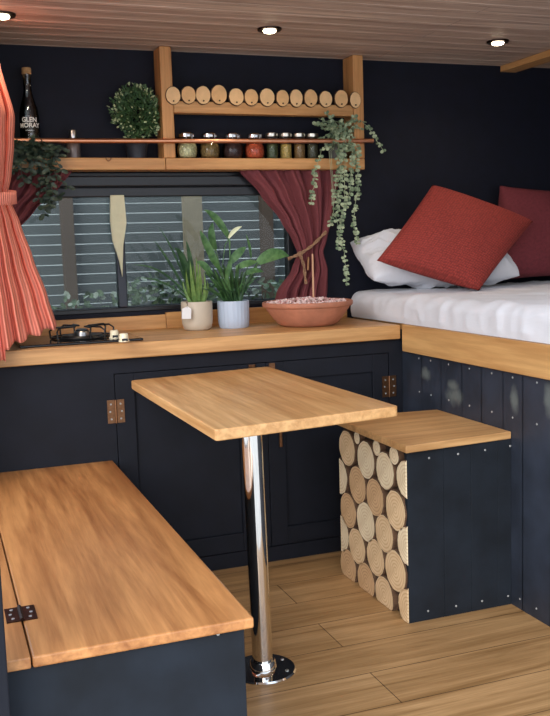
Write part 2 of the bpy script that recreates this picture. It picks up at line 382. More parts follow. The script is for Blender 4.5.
# ================================================================ outside
struct(MB().box(-14, 18, -12, 16, -.5, -.42).build('ground', GROUND), 'paved ground outside the van')
fy = 5.5
fence = thing('slatted_fence', (1.2, fy, -.42), 'grey horizontal slat fence beyond the window', 'fence')
m = MB()
for k in range(38): m.box(-3.2, 5.6, fy, fy+.018, -.36+k*.0585, -.36+k*.0585+.0528)
m.build('slat_panel', FENCEM, fence)
for px in (69, 268, 420, -90):
    p = at(px, 250, y=fy-.05)
    MB().box(p.x-.036, p.x+.036, fy-.07, fy-.001, -.42, 1.88).build('post', FPOSTM, fence, bevel=.004)
hd = MB()
for k in range(2600):
    x = random.uniform(-.6, 2.7); yy = random.gauss(4.85, .10); hgt = 1.07+.05*math.sin(x*7)+.03*math.sin(x*19)
    zz = random.uniform(.1, 1)**.35*hgt; hd.mi = 1 if (random.random() < .22 and zz > .45) else 0
    d = Vector((random.uniform(-1, 1), random.uniform(-1, .3), random.uniform(-.3, 1)))
    hd.disc_leaf((x, yy, zz-.05), d, Vector((random.uniform(-1, 1), -1, random.uniform(0, 1))), random.uniform(.03, .055), random.uniform(.02, .035))
for k in range(26): hd.mi = 0; hd.tube([(-.5+k*.12, 4.85, -.42), (-.5+k*.12+.02, 4.85, .3), (-.5+k*.12, 4.83, .9)], [.008, .006, .003], 5)
tag(hd.build('low_hedge', [HEDGE, HEDGEW], origin=(1, 4.85, -.42)), 'low leafy hedge with pale leaves below the window', 'hedge')
struct(MB().box(-8, 14, 9.0, 9.2, -.42, 2.6).build('backdrop_outside', plain('grey backdrop', (.74, .75, .75, 1), .9, 0, .15, 2)), 'added grey backdrop far behind the fence, dimming its gaps')  # added backdrop: keeps the bright sky out of the fence gaps
# pale tapering cloth and tan board seen through the glass
q0, q1 = at(184, 240, y=5.30), at(201, 190, y=5.30)
tag(MB().box(q0.x, q1.x, 5.29, 5.32, -.42, q1.z+.2).build('tan_board', TANB, origin=(q0.x, 5.3, -.42)), 'upright tan board standing against the outside fence', 'board')

# ================================================================ bench (front left)
BX1, BY0, HB = .567, 1.7136, .4746
bench = thing('storage_bench', (.28, 2.4, 0), 'low storage bench with wide oiled wooden lid at left', 'bench')
m = MB(); m.box(XL+.001, BX1-.018, BY0+.012, BY0+.03, 0, HB-.024); m.box(BX1-.036, BX1-.018, BY0+.03, YC-.03, 0, HB-.024)
m.box(XL+.001, BX1-.036, YC-.03, YC-.012, 0, HB-.024)
m.build('box', NAVYP, bench, bevel=.002)
gx = .126
MB().box(gx, BX1, BY0, YC-.003, HB-.023, HB).build('lid', BENCH_Y, bench, bevel=.004)
MB().box(XL+.001, gx-.003, BY0, YC-.003, HB-.023, HB).build('lid_strip', BENCH_Y, bench, bevel=.003)
def butterfly(parent, c, ux, uy, nrm, w, h, mat, n=4):
    """two screwed leaves and a knuckle; ux across, uy along the pin"""
    c, ux, uy, nrm = Vector(c), Vector(ux), Vector(uy), Vector(nrm)
    m = MB()
    for sgn in (-1, 1):
        a = [c+ux*sgn*w*.06+uy*h*.5, c+ux*sgn*w*.5+uy*h*.5, c+ux*sgn*w*.5-uy*h*.5, c+ux*sgn*w*.06-uy*h*.5]
        A = [m.bm.verts.new(p) for p in a]; B = [m.bm.verts.new(p+nrm*.0025) for p in a]
        m.face(A); m.face(B)
        for i in range(4): m.face([A[i], A[(i+1) % 4], B[(i+1) % 4], B[i]])
    m.tube([c+nrm*.003-uy*h*.5, c+nrm*.003+uy*h*.5], .0045, 8)
    m.mi = 1
    for sgn in (-1, 1):
        for k in (-.32, 0, .32): p = c+ux*sgn*w*(.28 if k else .34)+uy*h*k+nrm*.0025; m.tube([p, p+nrm*.0012], .0035, 8)
    return m.build('hinge', [mat, SCREW], parent)
hp = at(20.5, 614.5, z=HB)
DKH = plain('dark bronze', sr(64, 48, 42), .4, 1, .3, 90)
butterfly(bench, (gx-.0015, hp.y, HB), (1, 0, 0), (0, 1, 0), (0, 0, 1), .062, .078, DKH)
screw(bench, at(218, 634, y=BY0+.012), SCR_F)

# ================================================================ kitchen cabinet
cab = thing('kitchen_cabinet', (.88, 3.5, 0), 'navy painted base cabinet with two panelled doors under worktop', 'cabinet')
MB().box(XL+.001, XB-.002, YC+.02, YW-.001, 0, ZC-.057).build('carcass', NAVY, cab)
D1, D2, DZ0, DZ1 = (.591, 1.128), (1.172, 1.693), .062, .786
m = MB()
for x0, x1, za, zb in ((XL+.001, D1[0]-.003, 0, ZC-.057), (D1[1]+.003, D2[0]-.003, DZ0, DZ1), (D2[1]+.003, XB-.002, 0, ZC-.057),
                       (D1[0]-.003, D2[1]+.003, DZ1+.003, ZC-.057), (D1[0]-.003, D2[1]+.003, 0, DZ0-.003)):
    m.box(x0, x1, YC, YC+.019, za, zb)
m.build('face_frame', NAVY, cab)
def door(x0, x1, hx, hside):
    m = MB(); fr = .07; y0, y1 = YC-.001, YC+.017
    m.box(x0, x0+fr, y0, y1, DZ0, DZ1); m.box(x1-fr, x1, y0, y1, DZ0, DZ1)
    m.box(x0+fr, x1-fr, y0, y1, DZ0, DZ0+fr); m.box(x0+fr, x1-fr, y0, y1, DZ1-fr, DZ1); m.box(x0+fr, x1-fr, YC+.009, y1, DZ0+fr, DZ1-fr)
    d = m.build('door', NAVY, cab, bevel=.002)
    for z in (.652, .19): butterfly(d, (hx, YC-.001, z), (1, 0, 0), (0, 0, 1), (0, -1, 0), .062, .085, BRASS)
    return d
dl = door(*D1, D1[0]-.0015, 1); drr = door(*D2, D2[1]+.0015, -1)
m = MB(); p = at(280, 438, y=YC); m.box(p.x-.006, p.x+.006, YC-.012, YC-.002, .455, .545); m.build('pull_handle', BRASS, drr, bevel=.002)
m = MB(); m.box(1.10, 1.125, YC-.008, YC-.0015, .762, .784); m.tube([(1.112, YC-.012, .766), (1.112, YC-.012, .782)], .004, 8); m.build('catch', BRASS, dl)
m = MB(); m.box(1.182, 1.205, YC-.008, YC-.0015, .762, .784); m.build('catch_plate', BRASS, drr)
MB().box(1.25, 1.44, YC-.005, YC-.0015, .07, .128).build('access_panel', NAVY, drr, bevel=.002)

# worktop and the low upstand behind
m = MB(); m.box(XL+.001, XB-.025, YC-.033, YW-.001, ZC-.0557, ZC)
tag(m.build('worktop', COUNTER_X, origin=(.85, 3.5, ZC-.0557), bevel=.004), 'long thick oiled wooden worktop under the window', 'worktop')
tag(MB().box(XL+.001, .905, YW-.022, YW-.0015, ZC, ZC+.058).build('upstand_board', PINE_X, origin=(.4, 3.77, ZC), bevel=.002), 'pine upstand board behind the hob at window foot', 'board', 'upstand boards along worktop back')
tag(MB().box(.907, XB-.02, YW-.022, YW-.0015, ZC, ZC+.066).build('upstand_board', PINE_X, origin=(1.3, 3.77, ZC), bevel=.002), 'pine upstand board behind the two plant pots', 'board', 'upstand boards along worktop back')

# ================================================================ bed
bed = thing('bed_base', (2.4, 3.0, 0), 'built-in bed base with navy boarded side and wooden rail', 'bed')
BYF = YF+.07; edges = [YC+.002-.0, 3.13, 2.985, 2.84, 2.715, 2.585, 2.475, 2.33, 2.2, 2.06, 1.92, 1.78, 1.64, 1.5, BYF]
edges[0] = YW-.002
m = MB(); m.prism([(XB+d, y) for y, d in grooves(edges, .003, .0035, .018)], 'z', 0, .875)
m.build('side_boards', BEDP, bed)
MB().box(XB-.02, XB-.0005, BYF, YC-.034, .7945, .9025).build('side_rail', RAIL_Y, bed, bevel=.003)
MB().box(XB+.019, XR-.001, BYF, YW-.002, .86, .9025).build('slat_deck', PINE_X, bed)
for yy in (3.15, 3.06, 2.93, 2.79, 2.65, 2.53, 2.40, 2.26):
    for z in (.775, ): screw(bed, (XB, yy, z), SCR_L)
    screw(bed, (XB, yy, .642), SCR_L)
for yy in (2.49, 2.40): screw(bed, (XB, yy, .035), SCR_L)
# mattress under a white sheet: rounded slab with small creases
def wr(x, y, k=1.0): return k*(.006*math.sin(9*x+4*math.sin(5*y))+.005*math.sin(17*y+3*math.sin(7*x))+.003*math.sin(31*(x+y)))
def crease(p, f=5.0):
    """long soft folds plus short ridges, as in a loosely tucked cotton sheet"""
    q = Vector((p[0]*f+.8*p[1]*f, (p[1]-.6*p[0])*f*.35, p[2]*f)); a = 1-abs(mnoise.noise(q*1.0))*2.2; b = 1-abs(mnoise.noise(q*2.1+Vector((7, 3, 1))))*2.2
    return max(0, a)**2*.6+max(0, b)**2*.4
def slab(x0, x1, y0, y1, zb, zt, r, nu=520, nv=46):
    m = MB(); cr_ = .05; H = zt-zb; segs = []
    w_, l_ = x1-x0, y1-y0; per = 2*(w_+l_)-8*cr_+2*math.pi*cr_
    def perim(s_):
        s_ = s_ % per; parts = [(w_-2*cr_, (x0+cr_, y0), (1, 0)), (l_-2*cr_, (x1, y0+cr_), (0, 1)), (w_-2*cr_, (x1-cr_, y1), (-1, 0)), (l_-2*cr_, (x0, y1-cr_), (0, -1))]
        cs = [(x1-cr_, y0+cr_, -90), (x1-cr_, y1-cr_, 0), (x0+cr_, y1-cr_, 90), (x0+cr_, y0+cr_, 180)]
        for (ln, o, d), (cx, cy, a0) in zip(parts, cs):
            if s_ <= ln: return (o[0]+d[0]*s_, o[1]+d[1]*s_, d[1], -d[0])
            s_ -= ln; ar = math.pi/2*cr_
            if s_ <= ar: a = R(a0)+s_/cr_; return (cx+cr_*math.cos(a), cy+cr_*math.sin(a), math.cos(a), math.sin(a))
            s_ -= ar
        return (x0+cr_, y0, 0, -1)
    cx, cy = (x0+x1)/2, (y0+y1)/2
    def P(u, v):
        x, y, nx, ny = perim(u*per)
        if v < .3: t = v/.3; ins, z = 0, zb+(H-r)*t
        elif v < .55: a = (v-.3)/.25*math.pi/2; ins, z = r*(1-math.cos(a)), zt-r+r*math.sin(a)
        else: ins, z = None, zt
        if ins is None:
            t = ((v-.55)/.45)**1.3; x, y = x-nx*r, y-ny*r; x, y = x+(cx-x)*t, y+(cy-y)*t; k = 1
            z += .015*crease((x, y, z), 3.6)
        else:
            x -= nx*ins; y -= ny*ins
            k = min(1, (v/.12))
            c = crease((x*2.2, y*2.2, z*1.1), 3.4)*k; pl = (.5+.5*math.sin(52*(y+x)+4*mnoise.noise(Vector((x*3, y*3, 0)))))**3*k
            d = .010*c+.005*pl*max(0, mnoise.noise(Vector((x*2, y*2, 5)))+.4)
            x += nx*(d-.008); y += ny*(d-.008); z += .015*crease((x, y, zt), 3.6)*max(0, (v-.3)/.25)
        return (x, y, z)
    m.surf(P, nu, nv, 6, 3)
    return m
m = slab(XB-.016, XR-.01, BYF+.02, YW-.002, .9035, 1.012, .045)
bmesh.ops.remove_doubles(m.bm, verts=m.bm.verts, dist=.0005)
tag(m.build('mattress', SHEET, smooth=True, sharp=0, origin=(2.4, 3.0, .9035)), 'thick mattress under a creased white sheet', 'mattress')
def cushion(name, corners, T, mat, label, cat, crease_=0.0, n=44, pinch=.06, uv=1.0):
    """stuffed square through four corners: bottom-left, bottom-right, top-right, top-left"""
    A, B, C, D = [Vector(p) for p in corners]; nrm = ((B-A).cross(D-A)).normalized(); ctr = (A+B+C+D)/4
    m = MB()
    for sgn in (1, -1):
        def P(u, v):
            a, b = 2*u-1, 2*v-1
            pu = .5+a*.5*(1-pinch*(1-b*b)*abs(a)**3); pv = .5+b*.5*(1-pinch*(1-a*a)*abs(b)**3)
            p = (A*(1-pu)+B*pu)*(1-pv)+(D*(1-pu)+C*pu)*pv
            t = (max(0, (1-a*a)*(1-b*b)))**.42*T*.5*(.4 if sgn < 0 and crease_ > .02 else 1)
            t += crease_*(1.0*crease(p*(1.0 if sgn > 0 else .8), 9.0)+.5*crease(p+Vector((3, 1, 0)), 17.0)+.3*math.sin(8*a+5*b))*(1-a*a)**.5*(1-b*b)**.5
            return p+nrm*sgn*t
        m.surf(P, n, n, uv, uv)
    bmesh.ops.remove_doubles(m.bm, verts=m.bm.verts, dist=.0004)
    low = min(corners, key=lambda p: p[2])
    return tag(m.build(name, mat, smooth=True, sharp=0, origin=low), label, cat)
cushion('pillow', [(1.752, 3.515, 1.068), (2.42, 3.43, 1.064), (2.44, 3.62, 1.135), (1.755, 3.755, 1.232)], .25, SHEET, 'crumpled white pillow behind the terracotta cushion', 'pillow', .055, 130, -.02, 2)
cushion('cushion', [(1.705, 3.395, 1.155), (2.105, 3.265, 1.018), (2.49, 3.43, 1.300), (2.03, 3.50, 1.466)], .20, TERRA, 'terracotta waffle cushion tipped on its corner', 'cushion', .003, 48, .025)
cushion('cushion', [(2.37, 3.60, 1.035), (2.98, 3.56, 1.04), (2.98, 3.71, 1.44), (2.50, 3.70, 1.475)], .18, BURG, 'dark burgundy plush cushion at the right edge', 'cushion', .003, 48, .06)

# ================================================================ log-fronted stool
stool = thing('box_stool', (1.55, 2.75, 0), 'navy box stool with sawn log ends on its side', 'stool')
SX0, SY0, SY1, HS = 1.352, 2.526, 3.056, .5943
m = MB(); m.prism([(x, SY0+.012+d) for x, d in grooves([SX0+.016, 1.50, 1.602, 1.705, XB-.0015], .003, .004, .016)], 'z', 0, HS-.025)
m.build('front_boards', NAVYP, stool)
MB().box(SX0+.034, SX0+.05, SY0+.03, SY1-.0005, 0, HS-.025).build('backing_board', plain('dark bark backing', sr(52, 38, 30), .95, 0, .3, 40), stool)
m = MB(); m.box(SX0+.05, XB-.0015, 2.985, 3.002, 0, HS-.025)
m.build('box', NAVY, stool)
MB().prism([(SX0-.003, SY0-.018), (XB-.0015, SY0+.010), (XB-.0015, 3.012), (SX0-.003, SY1)], 'z', HS-.0245, HS).build('top', STOOL_X, stool, bevel=.003)
for px, py in ((429, 458), (458, 454), (485, 450), (510, 446), (428, 611), (456, 606), (482, 601), (508, 596)): screw(stool, at(px, py, y=SY0+.012), SCR_F)
LOGM = [[rings('log end %s' % n, l, d, 0), GROOVE] for n, l, d in (('pale', sr(246, 228, 192), sr(216, 182, 136)), ('honey', sr(238, 208, 164), sr(200, 154, 106)), ('tan', sr(222, 184, 138), sr(176, 130, 88)))]
LX = SX0+.012
LOGS = [(48, 167, 23, 50, 1), (77, 137, 11, 18, 0), (102, 200, 27, 53, 0), (133, 166, 13, 22, 0), (157, 232, 26, 53, 0), (183, 188, 15, 26, 0),
        (78, 272, 25, 53, 2), (128, 308, 24, 53, 2), (187, 345, 31, 57, 1), (52, 345, 23, 49, 2), (102, 378, 26, 56, 0), (155, 412, 26, 53, 1),
        (77, 448, 24, 50, 1), (130, 480, 25, 52, 1), (187, 518, 30, 58, 1), (52, 505, 23, 48, 2), (103, 548, 26, 52, 2), (155, 588, 26, 53, 1)]
HALF = [(25, 245, 1, 50, 0), (218, 258, -1, 53, 0), (25, 405, 1, 51, 0), (218, 447, -1, 54, 0), (218, 622, -1, 53, 1)]
def log(px, py, rx, rz, mi, half=0):
    c = at(330+px/2.864, 390+py/2.864, x=LX)
    e = at(330+px/2.864, 390+(py-rz)/2.864, x=LX); rad_z = abs(e.z-c.z)
    rad_z *= 1.04; rad_y = rad_z*random.uniform(1.0, 1.06)
    if half: c.y = (SY0+.0135 if half < 0 else SY1-.002)
    else:
        rad_y = min(rad_y, c.y-rad_y*0-(SY0+.012) if c.y-SY0 < rad_y+.012 else rad_y)
    dep = .0215+random.uniform(-.002, .0); n = 28; jit = [1+random.uniform(-.025, .025) for _ in range(n)]
    ang = [2*math.pi*k/n for k in range(n)] if not half else [(-math.pi/2+math.pi*k/(n-1)) if half < 0 else (math.pi/2+math.pi*k/(n-1)) for k in range(n)]
    m = MB(); rr = lambda k, s: (0, c.y+rad_y*s*jit[k]*math.cos(ang[k]), max(.0015, c.z+rad_z*s*jit[k]*math.sin(ang[k])))
    A = [m.bm.verts.new(Vector(rr(k, .94))+Vector((LX-.0, 0, 0))) for k in range(n)]
    B = [m.bm.verts.new(Vector(rr(k, 1))+Vector((LX+.003, 0, 0))) for k in range(n)]
    C = [m.bm.verts.new(Vector(rr(k, 1))+Vector((LX+dep, 0, 0))) for k in range(n)]
    m.face(A)
    m.mi = 1
    for k in range(n):
        q = (k+1) % n; flat = half and k == n-1
        m.mi = 0 if flat else 1
        m.face([A[k], A[q], B[q], B[k]]); m.face([B[k], B[q], C[q], C[k]])
    m.mi = 1; m.face(C)
    ctr = Vector((LX, c.y, c.z)); bmesh.ops.recalc_face_normals(m.bm, faces=m.bm.faces)
    bmesh.ops.translate(m.bm, verts=m.bm.verts, vec=-ctr)
    me = bpy.data.meshes.new('log_slice'); m.bm.to_mesh(me); m.bm.free()
    for q in LOGM[mi]: me.materials.append(q)
    o = bpy.data.objects.new('log_slice', me); COL.objects.link(o); o.parent = stool; o.location = ctr-WL[stool.name]
for a in LOGS: log(*a)
for a in HALF: log(a[0], a[1], 20, a[3], a[4], a[2])

# ================================================================ pedestal table
ZT = .775
table = thing('pedestal_table', (.82, 2.42, 0), 'oiled wooden table on one polished steel pole', 'table')
cr = [Vector((.637, 2.178)), Vector((1.190, 2.250)), Vector((1.170, 3.262)), Vector((.628, 3.18))]
pts = []
for i in range(4):
    a, b, c = cr[i-1], cr[i], cr[(i+1) % 4]
    for k in range(5):
        t = k/4; p0 = b+(a-b).normalized()*.014; p1 = b+(c-b).normalized()*.014
        pts.append(tuple(p0*(1-t)**2+b*2*t*(1-t)+p1*t*t))
MB().prism(pts, 'z', ZT-.03, ZT).build('tabletop', TABLE_Y, table, bevel=.004, seg=3)
pb, pt = Vector((.824, 2.423, 0)), Vector((.814, 2.423, ZT-.03))
MB().tube([pb+(pt-pb)*k for k in (0.02, .5, 1)], .0295, 40, False).build('pole', CHROME, table, smooth=True)
m = MB(); m.lathe(pb.x, pb.y, 0, [(0, 0), (.096, 0), (.097, .003), (.093, .007), (.04, .011), (.037, .03), (.034, .033), (.0, .033)], 48)
bs = m.build('base_flange', CHROME, table, smooth=True)
for k in range(6):
    a = R(20+60*k); m = MB(); m.lathe(pb.x+.074*math.cos(a), pb.y+.074*math.sin(a), .0078, [(.0055, 0), (.0055, .002), (.003, .0035), (0, .0035)], 10); m.build('bolt', STEEL, bs)
m = MB(); m.lathe(pt.x, pt.y, ZT-.036, [(0, 0), (.05, 0), (.05, .0055), (0, .0055)], 32); m.build('top_plate', STEEL, table)

# ================================================================ wall shelf
YS = 3.68
shelf = thing('wall_shelf', (1.1, 3.74, 1.545), 'pine wall shelf with two uprights and a copper rail', 'shelf')
ZS0, ZS1 = 1.546, 1.5925
MB().box(.0, .913, YS, YW-.001, ZS0, ZS1).build('shelf_board', PINE_X, shelf, bevel=.003)
MB().box(.915, 1.80, YS, YW-.001, ZS0, ZS1).build('shelf_board', PINE_X, shelf, bevel=.003)
for x0 in (.908, 1.752): MB().box(x0, x0+.048, YS, YW-.001, ZS1+.0005, CEIL-.002).build('upright', PINE_Z, shelf, bevel=.003)
MB().box(.957, 1.751, YS+.004, YS+.05, 1.771, 1.818).build('cross_rail', PINE_X, shelf, bevel=.003)
cz = 1.6535
MB().tube([(.13, YS-.022, cz-.002), (1.0, YS-.022, cz+.004), (1.83, YS-.022, cz+.012)], .0095, 14).build('copper_rail', COPPER, shelf, smooth=True)
for x in (.932, 1.776): MB().tube([(x, YS+.004, cz+.006), (x, YS-.024, cz+.006)], .006, 10).build('rail_bracket', COPPER, shelf)
MB().tube([(.683+.010*math.cos(a), YS-.006, 1.592+.012*math.sin(a)) for a in [math.pi*(1+k/8) for k in range(9)]], .002, 6).build('cup_hook', BRASS, shelf)
dx = (51, 85, 117, 152, 190, 223, 258, 292, 322, 354, 387, 421, 452); dy = (122, 121, 121, 120, 125, 126, 126, 128, 128, 128, 130, 129, 132)
dw = (33, 33, 34, 37, 35, 33, 36, 31, 32, 33, 33, 34, 28); dh = (38, 38, 40, 42, 38, 37, 40, 37, 40, 40, 37, 40, 37)
DISC = [plain('disc face a', sr(238, 196, 142), .7, 0, .08, 30), plain('disc face b', sr(228, 182, 126), .7, 0, .1, 30)]
for i in range(13):
    p = at(150+dx[i]/2.2, 40+dy[i]/2.2, y=YS-.008); ry, rz = dw[i]/2.2*.5*3.72/F*1.02, dh[i]/2.2*.5*3.72/F*1.02
    n = 30; m = MB(); jit = [1+random.uniform(-.02, .02) for _ in range(n)]
    ring = [(p.x+ry*jit[k]*math.cos(2*math.pi*k/n), p.z+rz*jit[k]*math.sin(2*math.pi*k/n)) for k in range(n)]
    A = [m.bm.verts.new((p.x+(x-p.x)*.94, YS-.0085, p.z+(z-p.z)*.94)) for x, z in ring]
    B = [m.bm.verts.new((x, YS-.0065, z)) for x, z in ring]; C = [m.bm.verts.new((x, YS-.0005+(.004 if 0 < i < 12 else 0), z)) for x, z in ring]
    m.face(A); m.mi = 1
    for k in range(n): q = (k+1) % n; m.face([A[k], A[q], B[q], B[k]]); m.face([B[k], B[q], C[q], C[k]])
    m.face(C)
    o = m.build('wood_slice', [DISC[i % 2], GROOVE], shelf)
    m = MB(); m.tube([(p.x, YS-.0085, p.z-rz*.62), (p.x, YS-.014, p.z-rz*.62)], .003, 8); m.build('pin', DKH, o)

# ---- things on the shelf
def jar_round(x, spice, label):
    j = thing('spice_jar', (x, 3.722, ZS1), label, 'jar', 'round clip-top spice jars on the shelf')
    h = .085
    MB().lathe(x, 3.722, ZS1, [(0, 0), (.030, 0), (.039, .008), (.043, .028), (.042, .05), (.035, .068), (.029, .078), (.029, h)], 28).build('jar_body', GLASS, j, smooth=True)
    MB().lathe(x, 3.722, ZS1, [(0, .003), (.028, .003), (.0365, .010), (.0405, .028), (.0395, .05), (.034, .060), (0, .063)], 24).build('contents', SPICE[spice], j, smooth=True)
    MB().lathe(x, 3.722, ZS1+h, [(.031, 0), (.033, .002), (.033, .014), (.028, .019), (0, .021)], 28).build('lid', plain('lid steel', (.55, .55, .55, 1), .18, 1), j, smooth=True)
    m = MB(); m.tube([(x-.012, 3.686, ZS1+h-.012), (x-.012, 3.682, ZS1+h+.012), (x+.012, 3.682, ZS1+h+.012), (x+.012, 3.686, ZS1+h-.012)], .0018, 6); m.build('clip', STEEL, j)
def jar_tall(x, spice, label):
    j = thing('spice_jar', (x, 3.722, ZS1), label, 'jar', 'straight screw-top spice jars on the shelf')
    MB().lathe(x, 3.722, ZS1, [(0, 0), (.024, 0), (.0265, .004), (.0265, .078), (.023, .086), (.023, .092)], 24).build('jar_body', GLASS, j, smooth=True)
    MB().lathe(x, 3.722, ZS1, [(0, .003), (.024, .003), (.0245, .06), (0, .064)], 20).build('contents', SPICE[spice], j, smooth=True)
    MB().lathe(x, 3.722, ZS1+.092, [(.0265, 0), (.027, .002), (.027, .014), (.025, .016), (0, .016)], 24).build('lid', plain('satin lid', (.62, .58, .50, 1), .3, 1), j, smooth=True)
for x, k, l in ((1.016, 'pale', 'round glass jar of pale grains beside the upright'), (1.112, 'mixed', 'round glass jar of mixed brown dried spice'),
                (1.212, 'dark', 'round glass jar of dark cloves'), (1.308, 'red', 'round glass jar of orange-red spice')): jar_round(x, k, l)
for x, k, l in ((1.386, 'herb', 'straight jar of green herbs beside the orange-red spice jar'), (1.449, 'yellow', 'straight jar of yellow spice'),
                (1.511, 'brown', 'straight jar of brown spice right of the yellow one'), (1.572, 'moss', 'straight jar of dark herbs nearest the trailing plant')): jar_tall(x, k, l)
# bottle with white lettering
bx, by = .395, 3.725
bt = thing('spirit_bottle', (bx, by, ZS1), 'tall glass spirit bottle with cork and white lettering', 'bottle')
MB().lathe(bx, by, ZS1, [(0, .006), (.034, 0), (.038, .004), (.039, .012), (.038, .15), (.034, .185), (.022, .225), (.0155, .25), (.0145, .305), (.016, .308), (.016, .318)], 32).build('bottle_body', BOTTLEG, bt, smooth=True)
MB().lathe(bx, by, ZS1, [(0, .008), (.033, .008), (.0345, .014), (.0335, .12), (0, .122)], 24).build('whisky', plain('amber spirit', (.05, .040, .03, 1), .15), bt, smooth=True)
MB().lathe(bx, by, ZS1+.316, [(.013, 0), (.018, .001), (.018, .022), (.016, .025), (0, .025)], 24).build('stopper', CORK, bt, smooth=True)
def lettering(text, size, zc, parent, cx, cy, rad, mat):
    cu = bpy.data.curves.new('lettering', 'FONT'); cu.body = text; cu.size = size; cu.align_x = 'CENTER'; cu.extrude = .0; cu.resolution_u = 3; cu.offset = .0006
    tmp = bpy.data.objects.new('lettering_tmp', cu); COL.objects.link(tmp); bpy.context.view_layer.update()
    me = bpy.data.meshes.new_from_object(tmp.evaluated_get(bpy.context.evaluated_depsgraph_get())); bpy.data.objects.remove(tmp)
    off = WL[parent.name]; a0 = -math.pi/2-.11
    for v in me.vertices:
        a = a0+v.co.x/rad; v.co = Vector((cx+rad*math.cos(a), cy+rad*math.sin(a), zc+v.co.y))-off
    me.name = 'lettering'; me.materials.clear(); me.materials.append(mat)
    o = bpy.data.objects.new('lettering', me); COL.objects.link(o); o.parent = parent; return o
INK = plain('white print', (.85, .83, .78, 1), .6)
lettering('GLEN', .024, ZS1+.135, bt, bx, by, .0395, INK); lettering('MORAY', .024, ZS1+.114, bt, bx, by, .0396, INK)
lettering('- - - - -', .012, ZS1+.100, bt, bx, by, .0396, INK)
# steel grinder
gx2 = .557
gr = thing('pepper_grinder', (gx2, 3.725, ZS1), 'steel grinder with narrow cap on the shelf', 'grinder')
MB().lathe(gx2, 3.725, ZS1, [(0, 0), (.027, 0), (.028, .004), (.026, .03), (.027, .07), (.025, .076), (0, .077)], 28).build('grinder_body', plain('smoked steel', (.16, .125, .115, 1), .3, .35), gr, smooth=True)
MB().lathe(gx2, 3.725, ZS1+.0765, [(.014, 0), (.015, .004), (.015, .03), (.012, .034), (0, .034)], 24).build('cap', STEEL, gr, smooth=True)
# boxwood ball
bxw = thing('potted_boxwood', (.808, 3.728, ZS1), 'bushy boxwood plant in a dark pot on the shelf', 'plant')
MB().lathe(.808, 3.728, ZS1, [(0, 0), (.036, 0), (.047, .06), (.049, .062), (.049, .07), (.044, .07), (.043, .06), (0, .058)], 28).build('pot', plain('dark slate pot', (.018, .024, .034, 1), .5), bxw, smooth=True)
m = MB(); cc = Vector((.818, 3.722, ZS1+.178))
for k in range(2100):
    d = Vector((random.gauss(0, 1), random.gauss(0, 1), random.gauss(0, 1))).normalized()
    rad = random.uniform(.55, 1)*(1+.12*math.sin(7*d.x+3)*math.sin(6*d.z)); p = cc+Vector((d.x*.106, d.y*.055, d.z*.112))*rad*(.93+.30*mnoise.noise(d*2.6)+(.14*max(0, mnoise.noise(d*6+Vector((3, 1, 2))))))
    if p.z < ZS1+.078: p.z = ZS1+.078
    p.x = min(p.x, .893-random.random()*.012)
    if p.y > YW-.008: p.y = YW-.008-random.random()*.01
    m.mi = 1 if (rad > .88 and random.random() < .42) else 0
    m.disc_leaf(p, (d+Vector((random.gauss(0, .5), random.gauss(0, .4)-.2, random.gauss(0, .5)+.3))), Vector((random.gauss(0, .5), -1, random.gauss(0, .6)+.4)), random.uniform(.010, .017), random.uniform(.006, .010))
for k in range(24):
    a = random.uniform(0, 6.28); m.mi = 0
    m.tube([(.808, 3.728, ZS1+.06), cc+Vector((.05*math.cos(a), .02*math.sin(a), -.02)), cc+Vector((.085*math.cos(a), .035*math.sin(a), random.uniform(.0, .09)))], .0014, 4)
m.build('foliage', [BOX, BOXT], bxw)

def strand(m, pts, step, ln, wd, mats=(0,), stem=.0012, jit=.4, out=0.0):
    """a trailing stem through points with pairs of small leaves"""
    P = [Vector(p) for p in pts]; fine = []
    for a, b in zip(P, P[1:]):
        k = max(2, int((b-a).length/.012))
        for i in range(k): fine.append(a.lerp(b, i/k)+Vector((random.gauss(0, .0022), random.gauss(0, .0018), 0)))
    fine.append(P[-1]); m.mi = 0; m.tube(fine, stem, 5)
    acc = 0; side = 1
    for a, b in zip(fine, fine[1:]):
        acc += (b-a).length
        if acc >= step:
            acc = 0
            for sd in (1, -1):
                t = (b-a).normalized(); o = Vector((sd*side, random.uniform(-1, .3), random.gauss(0, jit)))
                d = (o+t*.5).normalized(); m.mi = random.choice(mats); s = random.uniform(.75, 1.2)
                m.disc_leaf(b, d, Vector((random.gauss(0, .4), -1, random.gauss(.2, .4))), ln*s, wd*s)
            side = 1 if random.random() < .5 else -1
# grey-green trailing plant at the right end
ex, ey = 1.688, 3.715
eu = thing('trailing_plant', (ex, ey, ZS1), 'grey-green trailing plant spilling over the shelf right end', 'plant')
MB().lathe(ex, ey, ZS1, [(0, 0), (.036, 0), (.044, .06), (.046, .07), (.041, .07), (.040, .06), (0, .058)], 24).build('pot', plain('grey clay pot', (.12, .12, .11, 1), .8), eu, smooth=True)
m = MB(); top = Vector((ex, ey-.01, ZS1+.07))
for pl, yy in (([(340, 150), (340, 169), (340, 193), (336, 214), (340, 238), (344, 251), (347, 283)], 3.645), ([(357, 145), (357, 160), (358, 190), (353, 219), (357, 243)], 3.645),
               ([(352, 150), (352, 168), (350, 190), (346, 206)], 3.65), ([(322, 150), (316, 169), (314, 185), (311, 203)], 3.645), ([(338, 160), (335, 190), (333, 214), (330, 224)], 3.65),
               ([(361, 120), (367, 126), (374, 135), (383, 150)], 3.66), ([(345, 160), (344, 200), (341, 225), (338, 247)], 3.638)):
    pts = [top]+[at(a, b, y=yy) for a, b in pl]; strand(m, pts, .013, .0165, .0145, (0, 0, 1))
